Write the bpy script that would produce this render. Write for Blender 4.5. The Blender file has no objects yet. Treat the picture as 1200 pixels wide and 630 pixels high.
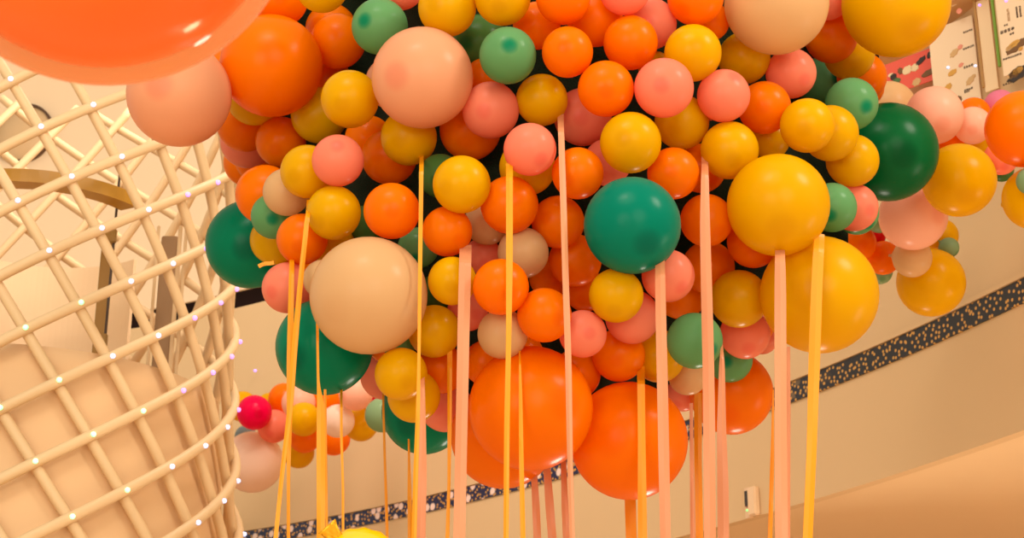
import bpy, bmesh, math, random
import numpy as np
from mathutils import Vector, Matrix
random.seed(7)
PI = math.pi
C = bpy.context.scene.collection
S = bpy.context.scene

# ------------------------------------------------------------------ camera model
F = 1900.0                      # focal length for a 1200 px wide frame
PITCH = math.radians(20)
CAM = Vector((0, 0, 1.6))
FWD = Vector((0, math.cos(PITCH), math.sin(PITCH)))
UPV = Vector((0, -math.sin(PITCH), math.cos(PITCH)))
RGT = Vector((1, 0, 0))
def ray(u, v): return FWD + RGT * ((u - 600) / F) - UPV * ((v - 315) / F)
def at(u, v, t): return CAM + ray(u, v) * t
def at_y(u, v, Y):
    r = ray(u, v); return CAM + r * (Y / r.y)
def project(p):
    d = Vector(p) - CAM; t = d.dot(FWD)
    return 600 + F * d.dot(RGT) / t, 315 - F * d.dot(UPV) / t, t

# ------------------------------------------------------------------ materials
def lin(c): return tuple(((x / 255) / 12.92 if x / 255 <= .04045 else ((x / 255 + .055) / 1.055) ** 2.4) for x in c)
MATS = {}
def mat(name, rgb, rough=.5, spec=.5, emit=None, estr=0, coat=0, metal=0, bump=None, vary=0, sss=0):
    if name in MATS: return MATS[name]
    m = bpy.data.materials.new(name); m.use_nodes = True
    nt = m.node_tree; b = nt.nodes['Principled BSDF']
    col = (*lin(rgb), 1)
    b.inputs['Base Color'].default_value = col
    b.inputs['Roughness'].default_value = rough
    b.inputs['Specular IOR Level'].default_value = spec
    b.inputs['Coat Weight'].default_value = coat
    b.inputs['Metallic'].default_value = metal
    if vary:
        tc = nt.nodes.new('ShaderNodeTexCoord'); n = nt.nodes.new('ShaderNodeTexNoise')
        n.inputs['Scale'].default_value = vary[0]; n.inputs['Detail'].default_value = 3
        hs = nt.nodes.new('ShaderNodeMapRange'); hs.inputs[3].default_value = 1 - vary[1]; hs.inputs[4].default_value = 1 + vary[1]
        mx = nt.nodes.new('ShaderNodeMix'); mx.data_type = 'RGBA'; mx.blend_type = 'MULTIPLY'; mx.inputs[0].default_value = 1
        mx.inputs[6].default_value = col
        nt.links.new(tc.outputs['Object'], n.inputs['Vector']); nt.links.new(n.outputs['Fac'], hs.inputs[0])
        nt.links.new(hs.outputs[0], mx.inputs[7]); nt.links.new(mx.outputs[2], b.inputs['Base Color'])
    if bump:
        tc = nt.nodes.new('ShaderNodeTexCoord'); n = nt.nodes.new('ShaderNodeTexNoise'); n.inputs['Scale'].default_value = bump[0]
        bp = nt.nodes.new('ShaderNodeBump'); bp.inputs['Strength'].default_value = bump[1]; bp.inputs['Distance'].default_value = .02
        nt.links.new(tc.outputs['Object'], n.inputs['Vector']); nt.links.new(n.outputs['Fac'], bp.inputs['Height']); nt.links.new(bp.outputs[0], b.inputs['Normal'])
    if emit:
        b.inputs['Emission Color'].default_value = (*lin(emit), 1); b.inputs['Emission Strength'].default_value = estr
    MATS[name] = m
    return m

# latex colours: body, and the denser pigment at the crown of the balloon
LATEX = {
 'O': ('orange', (250, 130, 0), (246, 118, 0)), 'Y': ('yellow', (236, 182, 0), (229, 172, 0)),
 'P': ('coral pink', (250, 148, 116), (246, 130, 104)), 'L': ('pale peach', (242, 178, 134), (240, 158, 120)),
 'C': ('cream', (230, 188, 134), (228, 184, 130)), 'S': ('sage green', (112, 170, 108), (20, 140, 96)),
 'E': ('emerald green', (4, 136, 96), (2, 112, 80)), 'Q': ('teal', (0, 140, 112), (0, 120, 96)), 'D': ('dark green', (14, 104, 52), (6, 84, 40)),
 'G': ('olive', (84, 126, 60), (50, 106, 50)),
 'W': ('white', (250, 220, 196), (244, 212, 186)), 'M': ('magenta', (240, 2, 78), (220, 2, 60)),
 'B': ('blush pink', (252, 196, 166), (248, 180, 150)), 'R': ('red', (220, 20, 20), (200, 10, 10)),
 'V': ('mauve pink', (232, 134, 160), (220, 110, 140)), 'U': ('grey blue', (150, 160, 160), (130, 146, 150)),
 'T': ('pale sage', (150, 176, 128), (120, 160, 110)),
}
def latex(k):
    name, a, b = LATEX[k]
    key = 'latex_' + name.replace(' ', '_')
    if key in MATS: return MATS[key]
    m = mat(key, a, rough=.24, spec=.13)
    nt = m.node_tree; bs = nt.nodes['Principled BSDF']
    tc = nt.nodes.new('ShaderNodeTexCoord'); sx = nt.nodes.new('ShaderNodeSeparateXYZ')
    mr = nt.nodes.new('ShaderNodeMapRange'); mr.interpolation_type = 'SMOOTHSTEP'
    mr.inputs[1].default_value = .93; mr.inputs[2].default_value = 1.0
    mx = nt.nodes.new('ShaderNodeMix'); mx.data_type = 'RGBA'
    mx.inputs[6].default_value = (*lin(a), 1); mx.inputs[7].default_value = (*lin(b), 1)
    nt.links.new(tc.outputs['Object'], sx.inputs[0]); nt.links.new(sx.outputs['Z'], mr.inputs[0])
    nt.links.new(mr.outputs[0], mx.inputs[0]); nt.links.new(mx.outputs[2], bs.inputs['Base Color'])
    # thin latex lets some light through
    tr = nt.nodes.new('ShaderNodeBsdfTranslucent'); nt.links.new(mx.outputs[2], tr.inputs['Color'])
    ms = nt.nodes.new('ShaderNodeMixShader'); ms.inputs[0].default_value = .4
    out = nt.nodes['Material Output']
    nt.links.new(bs.outputs[0], ms.inputs[1]); nt.links.new(tr.outputs[0], ms.inputs[2]); nt.links.new(ms.outputs[0], out.inputs['Surface'])
    return m

# ------------------------------------------------------------------ mesh helpers
def link(name, me, parent=None, m=None, smooth=False):
    o = bpy.data.objects.new(name, me); C.objects.link(o)
    if m and not me.materials: me.materials.append(m)
    if smooth:
        for p in me.polygons: p.use_smooth = True
    if parent: o.parent = parent
    return o
def from_bm(name, bm, m, parent=None, smooth=False):
    bmesh.ops.recalc_face_normals(bm, faces=bm.faces)
    me = bpy.data.meshes.new(name); bm.to_mesh(me); bm.free()
    return link(name, me, parent, m, smooth)
def tag(o, label, cat, group=None, kind=None):
    o['label'] = label; o['category'] = cat
    if group: o['group'] = group
    if kind: o['kind'] = kind
    return o
def empty(name, loc):
    o = bpy.data.objects.new(name, None); C.objects.link(o); o.location = loc; o.empty_display_size = .1
    return o
def struct(o, label, cat='wall'):
    o['kind'] = 'structure'; o['label'] = label; o['category'] = cat; return o
def add_box(bm, c, ax, ay, az, sx, sy, sz):
    vs = []
    for i in (-1, 1):
        for j in (-1, 1):
            for k in (-1, 1):
                vs.append(bm.verts.new(Vector(c) + ax * (i * sx / 2) + ay * (j * sy / 2) + az * (k * sz / 2)))
    for f in ((0, 1, 3, 2), (4, 6, 7, 5), (0, 4, 5, 1), (2, 3, 7, 6), (0, 2, 6, 4), (1, 5, 7, 3)):
        bm.faces.new([vs[i] for i in f])
def add_tube(bm, pts, r, n=10, caps=True):
    rings = []
    prev = None
    for i, p in enumerate(pts):
        a = pts[max(i - 1, 0)]; b = pts[min(i + 1, len(pts) - 1)]
        d = (Vector(b) - Vector(a)).normalized()
        if prev is None:
            x = d.orthogonal().normalized()
        else:
            x = (prev - d * prev.dot(d)).normalized()
        prev = x; y = d.cross(x)
        rr = r[i] if isinstance(r, (list, tuple)) else r
        rings.append([bm.verts.new(Vector(p) + x * (rr * math.cos(2 * PI * k / n)) + y * (rr * math.sin(2 * PI * k / n))) for k in range(n)])
    for a, b in zip(rings, rings[1:]):
        for k in range(n): bm.faces.new((a[k], a[(k + 1) % n], b[(k + 1) % n], b[k]))
    if caps:
        bm.faces.new(rings[0][::-1]); bm.faces.new(rings[-1])
def lathe(prof, n=40):
    bm = bmesh.new(); rings = []
    for (r, z) in prof:
        if r < 1e-6: rings.append([bm.verts.new((0, 0, z))])
        else: rings.append([bm.verts.new((r * math.cos(2 * PI * k / n), r * math.sin(2 * PI * k / n), z)) for k in range(n)])
    for a, b in zip(rings, rings[1:]):
        for k in range(n):
            q = [a[k % len(a)], a[(k + 1) % len(a)], b[(k + 1) % len(b)], b[k % len(b)]]
            f = []
            for w in q:
                if w not in f: f.append(w)
            if len(f) > 2: bm.faces.new(f)
    return bm

# ------------------------------------------------------------------ balloon meshes (unit radius, crown on +Z, neck on -Z)
def balloon_mesh(k):
    prof = []
    N = 26
    for i in range(N + 1):
        a = PI * .86 * i / N
        prof.append((math.sin(a), math.cos(a)))
    r0, z0 = prof[-1]
    prof += [(r0 * .72, z0 - .085), (r0 * .46, z0 - .15), (r0 * .26, z0 - .20), (r0 * .16, z0 - .235)]
    bm = lathe(prof, 44)
    me = bpy.data.meshes.new('balloon'); bmesh.ops.recalc_face_normals(bm, faces=bm.faces); bm.to_mesh(me); bm.free()
    for p in me.polygons: p.use_smooth = True
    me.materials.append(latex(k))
    zk = z0 - .235
    prof = [(.0, zk + .02), (.055, zk + .02), (.085, zk - .01), (.085, zk - .035), (.05, zk - .06), (.045, zk - .075), (.085, zk - .12), (.07, zk - .125), (0, zk - .07)]
    bm = lathe(prof, 16)
    kn = bpy.data.meshes.new('knot'); bmesh.ops.recalc_face_normals(bm, faces=bm.faces); bm.to_mesh(kn); bm.free()
    for p in kn.polygons: p.use_smooth = True
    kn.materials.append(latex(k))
    return me, kn
BM = {}
def make_balloon(k, centre, R, axis):
    if k not in BM: BM[k] = balloon_mesh(k)
    me, kn = BM[k]
    o = bpy.data.objects.new('balloon', me); C.objects.link(o)
    q = Vector((0, 0, 1)).rotation_difference(axis)
    o.location = centre; o.rotation_mode = 'QUATERNION'; o.rotation_quaternion = q; o.scale = (R, R, R)
    c = bpy.data.objects.new('knot', kn); C.objects.link(c); c.parent = o
    return o

# ------------------------------------------------------------------ the hanging cluster
# colour, u, v, radius px, layer (0 nearest), optional crown position in the picture, optional landmark phrase + own label
CL = [
 ('L',210,111,61,1,None,'peach balloon by the column','big pale peach balloon beside the white lattice column, under the huge orange one'),
 ('O',318,77,60,1,None,'upper left big orange balloon','big glossy orange balloon at the upper left of the hanging cluster'),
 ('E',293,286,52,7,None,'left edge emerald balloon','big emerald green balloon sticking out at the left edge of the cluster'),
 ('C',432,346,69,0,None,'left big cream balloon','big round cream balloon at the lower left front of the cluster'),
 ('E',380,406,57,1,None,'lower left emerald balloon','big emerald green balloon tucked under the left big cream balloon'),
 ('L',495,91,59.5,1,(467,95),'upper left peach balloon','big pale peach balloon in the upper left of cluster with a paler one peeping behind'),
 ('Q',741,264,57,0,(755,286),'central teal balloon','big glossy teal green balloon in the middle of the cluster'),
 ('C',910,3,61,0,None,'top right big cream balloon','big round cream balloon cut by the top of the photo'),
 ('Y',912,240,60,0,None,'right big yellow balloon','big yellow balloon right of centre above the ribbon, in front of larger yellow one'),
 ('Y',960,345,69,1,None,'lower right big yellow balloon','largest yellow balloon at the lower right of the cluster, below another big yellow'),
 ('Y',1050,4,63,1,None,'top right big yellow balloon','big yellow balloon in the top right beside the food posters'),
 ('D',1041,178,58,7,None,'right edge dark green balloon','big dark green balloon at the right edge of the cluster'),
 ('O',622,478,73,3,None,'bottom middle big orange balloon','huge orange balloon at the bottom middle, crossed by two yellow ribbons'),
 ('O',590,510,62,4,None,None,'big orange balloon half hidden behind the bottom middle huge orange one'),
 ('O',737,516,69,4,None,'lowest big orange balloon','huge orange balloon hanging lowest, right of the bottom middle one'),
 ('O',857,460,49,5,None,'lower right big orange balloon','big orange balloon at lower right behind pink ribbons and a sage one'),
 ('E',497,482,50,5,None,'bottom emerald balloon','big emerald green balloon at the bottom left behind pink and yellow ribbons'),
 # --- small ones
 ('O',328,-2,33,3),('O',396,48,32.5,2),('O',388,34,30,4),('Y',377,-16,31,2),('S',445,31,33,2,(429,28)),
 ('Y',410,116,34,2),('O',382,95,30,5),('Y',298,114,33,2),('Y',374,135,33,2),('O',272,86,31,3),
 ('O',287,145,33,3),('P',290,165,32,3),('O',329,166,29.5,2),('Y',360,201,31.5,2),('P',396,188,30.5,1,(398,172)),
 ('O',303,186,28,4),('O',291,190,29,5),('O',311,228,35,4),('C',336,225,28,3),('S',321,253,27,3),
 ('Y',322,281,29,4),('O',354,280,30,3),('Y',391,249,32,2),('Y',388,284,27,3),('G',430,262,22,5),
 ('C',378,327,23,2),('P',337,337,30,3),('O',350,325,26,5),
 ('P',469,-17,29,2),('Y',524,9,34,1),('Y',589,-3,33,1),('G',562,50,33,5),('S',595,65,33.5,1,(597,57)),
 ('L',459,97,31,3),('O',568,92,24,4),('P',575,129,33.5,1),('O',551,152,36,2),('O',432,163,28,4),
 ('O',456,184,32.5,3),('Y',479,161,33,2),('O',459,247,33,1),('Y',541,216,34,1),('G',516,206,26,5),
 ('O',524,271,29.5,2),('C',571,260,27,3),('O',597,240,34,1),('Y',618,196,33,3),('P',621,175,31,1),
 ('P',683,137,34,3),('O',677,203,30.5,2),('O',654,260,31,2),('Y',739,167,36,1),('P',712,190,28,5),
 ('O',660,-3,32,1),('O',629,30,28,4),('O',697,22,33,3),('P',732,-12,30,1),('P',763,28,30,3),
 ('O',665,61,30,1),('O',739,50,32,2),('O',710,104,33,1),('Y',635,117,30.5,1),('P',778,103,35,0),('Y',768,80,20,5),
 ('O',815,-3,33,1),('O',832,25,23,4),('Y',812,62,33.5,1),('Y',872,68,30.5,2),('P',927,86,29.5,3),
 ('P',848,112,31,1,(858,92)),('O',896,126,31,2),('Y',799,143,32,3),('Y',855,176,34,1),('O',789,203,30.5,2),
 ('O',822,197,29,4),('O',828,258,31,2),('Y',902,163,24,4),('Y',946,147,32,1),('Y',973,156,33,2),('Y',999,188,31,3),
 ('S',975,243,29,2),('P',1001,243,28,4),('S',1004,249,26,6),('P',969,-4,28,1),('O',1003,-15,25,3),
 ('O',974,43,31,2),('Y',995,63,30,3),('S',958,95,27,4,(976,93)),('S',998,122,31,3),('O',1010,90,29,4),('O',1014,103,22,5),
 ('C',613,296,30,1),('O',645,325,25,5),('O',674,305,31,3),('O',686,340,25,4),('O',638,369,32,1),('Y',722,346,32,1),
 ('P',683,391,28,2),('P',741,371,32,2),('P',783,323,31,2),('O',798,342,32,4),('O',830,313,31,3),('O',883,283,31,3),
 ('Y',866,350,34,1),('S',814,399,33,3),('P',873,391,29.5,3),('O',886,380,22,5),('P',893,396,19,6),
 ('S',855,421,27,4),('C',806,440,23,4),('Y',772,417,31,4),('P',800,462,20,5),('O',725,416,31,3),('O',675,438,29,3),
 ('S',490,290,24,5),('Y',530,329,28.5,2),('G',510,348,26,6),('Y',509,388,31,1),('S',467,395,24,3),('O',452,405,20,4),
 ('Y',470,438,31,2),('Y',485,464,31,3),('P',450,440,28,5),('O',517,432,29,3),('P',522,475,31,4),
 ('O',587,336,33,1),('P',566,300,22,4),('P',548,364,24,5),('C',589,391,29.5,1),('O',570,425,27,4),('O',610,415,27,4),
]
def base_y(u, v):
    return 7.35 + .75 * ((u - 640) / 380) ** 2 + .18 * max(0, (v - 200) / 300) ** 2
cl = []
for e in CL:
    k, u, v, r, lay = e[:5]
    cl.append(dict(k=k, u=u, v=v, r=r, lay=lay, crown=e[5] if len(e) > 5 else None,
                   lm=e[6] if len(e) > 6 else None, own=e[7] if len(e) > 7 else None))
order = sorted(range(len(cl)), key=lambda i: (cl[i]['lay'], -cl[i]['r']))
placed = []
for i in order:
    b = cl[i]
    rr = ray(b['u'], b['v'])
    t = (base_y(b['u'], b['v']) + .10 * b['lay'] + (b['r'] - 32) * .002) / rr.y
    for p in placed:
        s = math.hypot(p['u'] - b['u'], p['v'] - b['v'])
        if s < (p['r'] + b['r']) * .97: t = max(t, p['t'] + .01)
    while True:
        R = b['r'] * t / F; c = CAM + rr * t; ok = True
        for p in placed:
            if (c - p['c']).length < .955 * (R + p['R']): ok = False; break
        if ok: break
        t += .008
    b.update(t=t, R=R, c=c); placed.append(b)

# visible share of each balloon in the picture (for wording the labels)
def visible(items):
    st = 3
    ids = np.full((630 // st, 1200 // st), -1, int); zb = np.full(ids.shape, 1e9)
    vv, uu = np.mgrid[0:ids.shape[0], 0:ids.shape[1]] * st + 1.5
    for n, b in enumerate(items):
        d2 = (uu - b['u']) ** 2 + (vv - b['v']) ** 2
        z = b['t'] - b['t'] / F * np.sqrt(np.maximum(b['r'] ** 2 - d2, 0))
        msk = (d2 < b['r'] ** 2) & (z < zb)
        ids[msk] = n; zb[msk] = z[msk]
    for n, b in enumerate(items):
        m = ids == n
        b['vis'] = int(m.sum()) * st * st
        b['pu'], b['pv'] = (float(uu[m].mean()), float(vv[m].mean())) if m.any() else (b['u'], b['v'])
SECT = ['to the right of', 'to the upper right of', 'straight above', 'to the upper left of', 'to the left of',
        'to the lower left of', 'straight below', 'to the lower right of']
NTH = ['nearest', 'second nearest', 'third nearest', 'fourth nearest', 'fifth nearest', 'sixth nearest', 'seventh nearest']
def word_labels(items, word):
    marks = [b for b in items if b['lm']]
    best = {}
    for L in marks:
        bins = {}
        for b in items:
            if b['own'] or b is L: continue
            dx, dy = b['pu'] - L['pu'], L['pv'] - b['pv']
            s = int(round(math.atan2(dy, dx) / (PI / 4))) % 8
            bins.setdefault((b['k'], s), []).append((0 if b['vis'] > 120 else 1, math.hypot(dx, dy), id(b), b))
        for (k, s), lst in bins.items():
            lst.sort()
            for n, (h, d, _, b) in enumerate(lst):
                if n >= len(NTH) or len(f"{NTH[n]} {word} {LATEX[k][0]} balloon {SECT[s]} the {L['lm']}".split()) > 16: continue
                sc = d + 90 * n + (500 if h else 0)
                if id(b) not in best or sc < best[id(b)][0]:
                    best[id(b)] = (sc, f"{NTH[n]} {word} {LATEX[k][0]} balloon {SECT[s]} the {L['lm']}")
    for b in items:
        b['label'] = b['own'] or best[id(b)][1]
visible(cl); word_labels(cl, 'small')

def axis_for(b, spread=.55):
    if b['crown']:
        dx, dy = (b['crown'][0] - b['u']) / b['r'], (b['crown'][1] - b['v']) / b['r']
    else:
        dx, dy = random.uniform(-spread, spread), random.uniform(-.2, .6)
    dz = math.sqrt(max(.05, 1 - dx * dx - dy * dy))
    return (RGT * dx - UPV * dy - FWD * dz).normalized()
for b in cl:
    b['obj'] = tag(make_balloon(b['k'], b['c'], b['R'], axis_for(b)), b['label'], 'balloon', 'balloons of the hanging cluster')

# dark net sheet added behind the balloons so the gaps stay dark
def build_backing():
    st = 12
    us = list(range(250, 1070, st)); vs = list(range(-34, 480, st))
    cover = {}
    for i, u in enumerate(us):
        for j, v in enumerate(vs):
            inside = 0
            for a in range(12):
                uu, vv = u + 18 * math.cos(a * PI / 6), v + 18 * math.sin(a * PI / 6)
                vv = max(vv, 8)
                if any((uu - b['u']) ** 2 + (vv - b['v']) ** 2 < (b['r'] + 9) ** 2 for b in cl[1:]): inside += 1
            if inside == 12:
                y = max([b['c'].y + b['R'] * .55 for b in cl if (u - b['u']) ** 2 + (v - b['v']) ** 2 < (b['r'] + 40) ** 2] or [8.3])
                cover[(i, j)] = y
    for _ in range(2):
        for i in range(len(us)):
            for j in range(len(vs)):
                if (i, j) in cover: continue
                L = [q for q in range(i) if (q, j) in cover]; Rr = [q for q in range(i + 1, len(us)) if (q, j) in cover]
                U = [q for q in range(j) if (i, q) in cover]; Dn = [q for q in range(j + 1, len(vs)) if (i, q) in cover]
                if L and Rr and U and Dn: cover[(i, j)] = max(cover[(L[-1], j)], cover[(Rr[0], j)], cover[(i, U[-1])], cover[(i, Dn[0])])
    sm = dict(cover)
    for _ in range(10):
        nx = {}
        for (i, j), y in sm.items():
            nb = [sm[q] for q in ((i + 1, j), (i - 1, j), (i, j + 1), (i, j - 1)) if q in sm]
            nx[(i, j)] = max(y * .5 + .5 * (sum(nb) / len(nb) if nb else y), cover[(i, j)] - .1)
        sm = nx
    bm = bmesh.new(); vt = {}
    for (i, j), y in sm.items():
        vt[(i, j, 0)] = bm.verts.new(at_y(us[i], vs[j], y + .10)); vt[(i, j, 1)] = bm.verts.new(at_y(us[i], vs[j], y + .14))
    quads = [(i, j) for (i, j) in sm if all(q in sm for q in ((i + 1, j), (i, j + 1), (i + 1, j + 1)))]
    qs = set(quads)
    for (i, j) in quads:
        cs = [(i, j), (i + 1, j), (i + 1, j + 1), (i, j + 1)]
        for s in (0, 1): bm.faces.new([vt[(*c, s)] for c in cs])
        for (a, b_), n in zip(((0, 1), (1, 2), (2, 3), (3, 0)), ((i, j - 1), (i + 1, j), (i, j + 1), (i - 1, j))):
            if n not in qs: bm.faces.new([vt[(*cs[a], 0)], vt[(*cs[b_], 0)], vt[(*cs[b_], 1)], vt[(*cs[a], 1)]])
    for v in [v for v in bm.verts if not v.link_faces]: bm.verts.remove(v)
    m = mat('backing_dark', (26, 34, 20), rough=.95, spec=.1, bump=(90, .6))
    o = from_bm('dark_backing', bm, m, smooth=True)
    tag(o, 'added dark green net deep inside the balloon cluster, seen through the gaps', 'backing')
build_backing()

# ------------------------------------------------------------------ huge orange balloon inside a clear one, close to the camera
def stuffed():
    t = 3.7
    c = at(119, -133, t); R = 232 * t / F
    root = empty('double_stuffed_balloon', c)
    tag(root, 'huge shiny orange balloon inside a clear outer balloon, cut by the top left corner', 'balloon', None)
    prof = [(math.sin(a), math.cos(a)) for a in [PI * i / 48 for i in range(47)]] + [(.05, -1.02), (.035, -1.05)]
    bm = lathe(prof, 72)
    o = from_bm('clear_skin', bm, None, root, True)
    m = bpy.data.materials.new('clear_latex'); m.use_nodes = True; nt = m.node_tree
    nt.nodes.remove(nt.nodes['Principled BSDF'])
    tr = nt.nodes.new('ShaderNodeBsdfTransparent'); tr.inputs[0].default_value = (1, .90, .74, 1)
    gl = nt.nodes.new('ShaderNodeBsdfGlossy'); gl.inputs['Roughness'].default_value = .04
    df = nt.nodes.new('ShaderNodeBsdfDiffuse'); df.inputs[0].default_value = (*lin((255, 216, 180)), 1)
    tl = nt.nodes.new('ShaderNodeBsdfTranslucent'); tl.inputs[0].default_value = (*lin((255, 210, 160)), 1)
    fr = nt.nodes.new('ShaderNodeFresnel'); fr.inputs[0].default_value = 1.2
    ad = nt.nodes.new('ShaderNodeMixShader'); ad.inputs[0].default_value = .5
    m1 = nt.nodes.new('ShaderNodeMixShader'); m1.inputs[0].default_value = .035
    m2 = nt.nodes.new('ShaderNodeMixShader')
    nt.links.new(df.outputs[0], ad.inputs[1]); nt.links.new(tl.outputs[0], ad.inputs[2])
    nt.links.new(tr.outputs[0], m1.inputs[1]); nt.links.new(gl.outputs[0], m1.inputs[2])
    nt.links.new(fr.outputs[0], m2.inputs[0]); nt.links.new(m1.outputs[0], m2.inputs[1]); nt.links.new(ad.outputs[0], m2.inputs[2])
    nt.links.new(m2.outputs[0], nt.nodes['Material Output'].inputs['Surface'])
    o.data.materials.append(m); o.scale = (R,) * 3
    o['label'] = 'clear outer balloon skin'
    prof = [(math.sin(a), math.cos(a)) for a in [PI * i / 40 for i in range(39)]] + [(.07, -1.03)]
    bm = lathe(prof, 64)
    i_ = from_bm('inner_balloon', bm, mat('shiny_orange', (255, 122, 0), rough=.14, spec=.2, coat=.12), root, True)
    i_.scale = (R * .912,) * 3; i_.location = (-.004, .0, .0)
    bm = lathe([(0, -1.02), (.05, -1.02), (.07, -1.05), (.05, -1.08), (.08, -1.13), (0, -1.12)], 20)
    kn = from_bm('knot', bm, m, root, True); kn.scale = (R,) * 3
    root.rotation_euler = (PI * .82, 0, .3)          # neck up and away, where the cord is tied
stuffed()

# ------------------------------------------------------------------ the atrium: curved balcony wall
H = 4.0                                              # height of the starry strip above the lens
bp = np.array([(272,626),(430,599),(547,570),(650,544),(806,497),(930,447),(1000,420),(1060,393),(1130,362),(1200,328)], float)
cf = np.polyfit((bp[:, 0] - 700) / 500, bp[:, 1], 2)
def band_v(u): return float(np.polyval(cf, (u - 700) / 500))
PLAN = []
for u in range(-260, 1661, 20):
    r = ray(u, band_v(u)); p = CAM + r * (H / r.z); PLAN.append(Vector((p.x, p.y, 0)))
ARC = [0]
for a, b in zip(PLAN, PLAN[1:]): ARC.append(ARC[-1] + (b - a).length)
NRM = []
for i in range(len(PLAN)):
    d = (PLAN[min(i + 1, len(PLAN) - 1)] - PLAN[max(i - 1, 0)]).normalized()
    n = Vector((d.y, -d.x, 0))
    NRM.append(n if n.y < 0 else -n)
def wall_hit(u, v, off=0.0):
    d = ray(u, v); best = None
    for i in range(len(PLAN) - 1):
        a = PLAN[i] + NRM[i] * off; b = PLAN[i + 1] + NRM[i + 1] * off
        e = b - a; den = d.x * e.y - d.y * e.x
        if abs(den) < 1e-9: continue
        t = (a.x * e.y - a.y * e.x) / den; s = (a.x * d.y - a.y * d.x) / den
        if -1e-6 <= s <= 1 + 1e-6 and t > 0:
            return CAM + d * t, e.normalized(), (NRM[i] * (1 - s) + NRM[i + 1] * s).normalized()
    raise ValueError((u, v))
def strip(name, z0, z1, front, thick, m):
    bm = bmesh.new(); uvl = bm.loops.layers.uv.new('UVMap'); cols = []
    for p, n in zip(PLAN, NRM):
        a, b = p + n * front, p + n * (front - thick)
        cols.append([bm.verts.new((a.x, a.y, z0)), bm.verts.new((a.x, a.y, z1)), bm.verts.new((b.x, b.y, z1)), bm.verts.new((b.x, b.y, z0))])
    for i in range(len(cols) - 1):
        for k in range(4):
            f = bm.faces.new((cols[i][k], cols[i + 1][k], cols[i + 1][(k + 1) % 4], cols[i][(k + 1) % 4]))
            for lp in f.loops:
                ii = i if lp.vert in cols[i] else i + 1
                lp[uvl].uv = (ARC[ii], lp.vert.co.z)
    bm.faces.new(cols[0]); bm.faces.new(cols[-1][::-1])
    return from_bm(name, bm, m)
ZC = CAM.z
wall_m = mat('cream_plaster', (214, 180, 134), rough=.7, spec=.3, vary=(.35, .05))
up_m = mat('pale_plaster', (238, 208, 170), rough=.8, spec=.2, vary=(.3, .04))
struct(strip('wall_back', ZC + .728 * H, ZC + 1.79 * H, 0, .10, wall_m), 'curved cream balcony wall behind the balloons')
struct(strip('wall_upper', ZC + 1.853 * H, ZC + 5.0 * H, 0, .04, up_m), 'pale upper wall above the dark slot')
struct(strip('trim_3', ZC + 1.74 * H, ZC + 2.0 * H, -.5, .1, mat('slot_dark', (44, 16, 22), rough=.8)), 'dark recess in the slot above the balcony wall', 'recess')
struct(strip('wall_lower', ZC - .4 * H, ZC + .728 * H, -5.0, .2, up_m), 'lower wall far under the balcony')
struct(strip('ceiling', ZC + .728 * H, ZC + .728 * H + .12, -.10, 5.0, mat('soffit', (226, 194, 150), rough=.8, spec=.2, vary=(.4, .03))), 'pale underside of the balcony', 'soffit')
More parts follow.
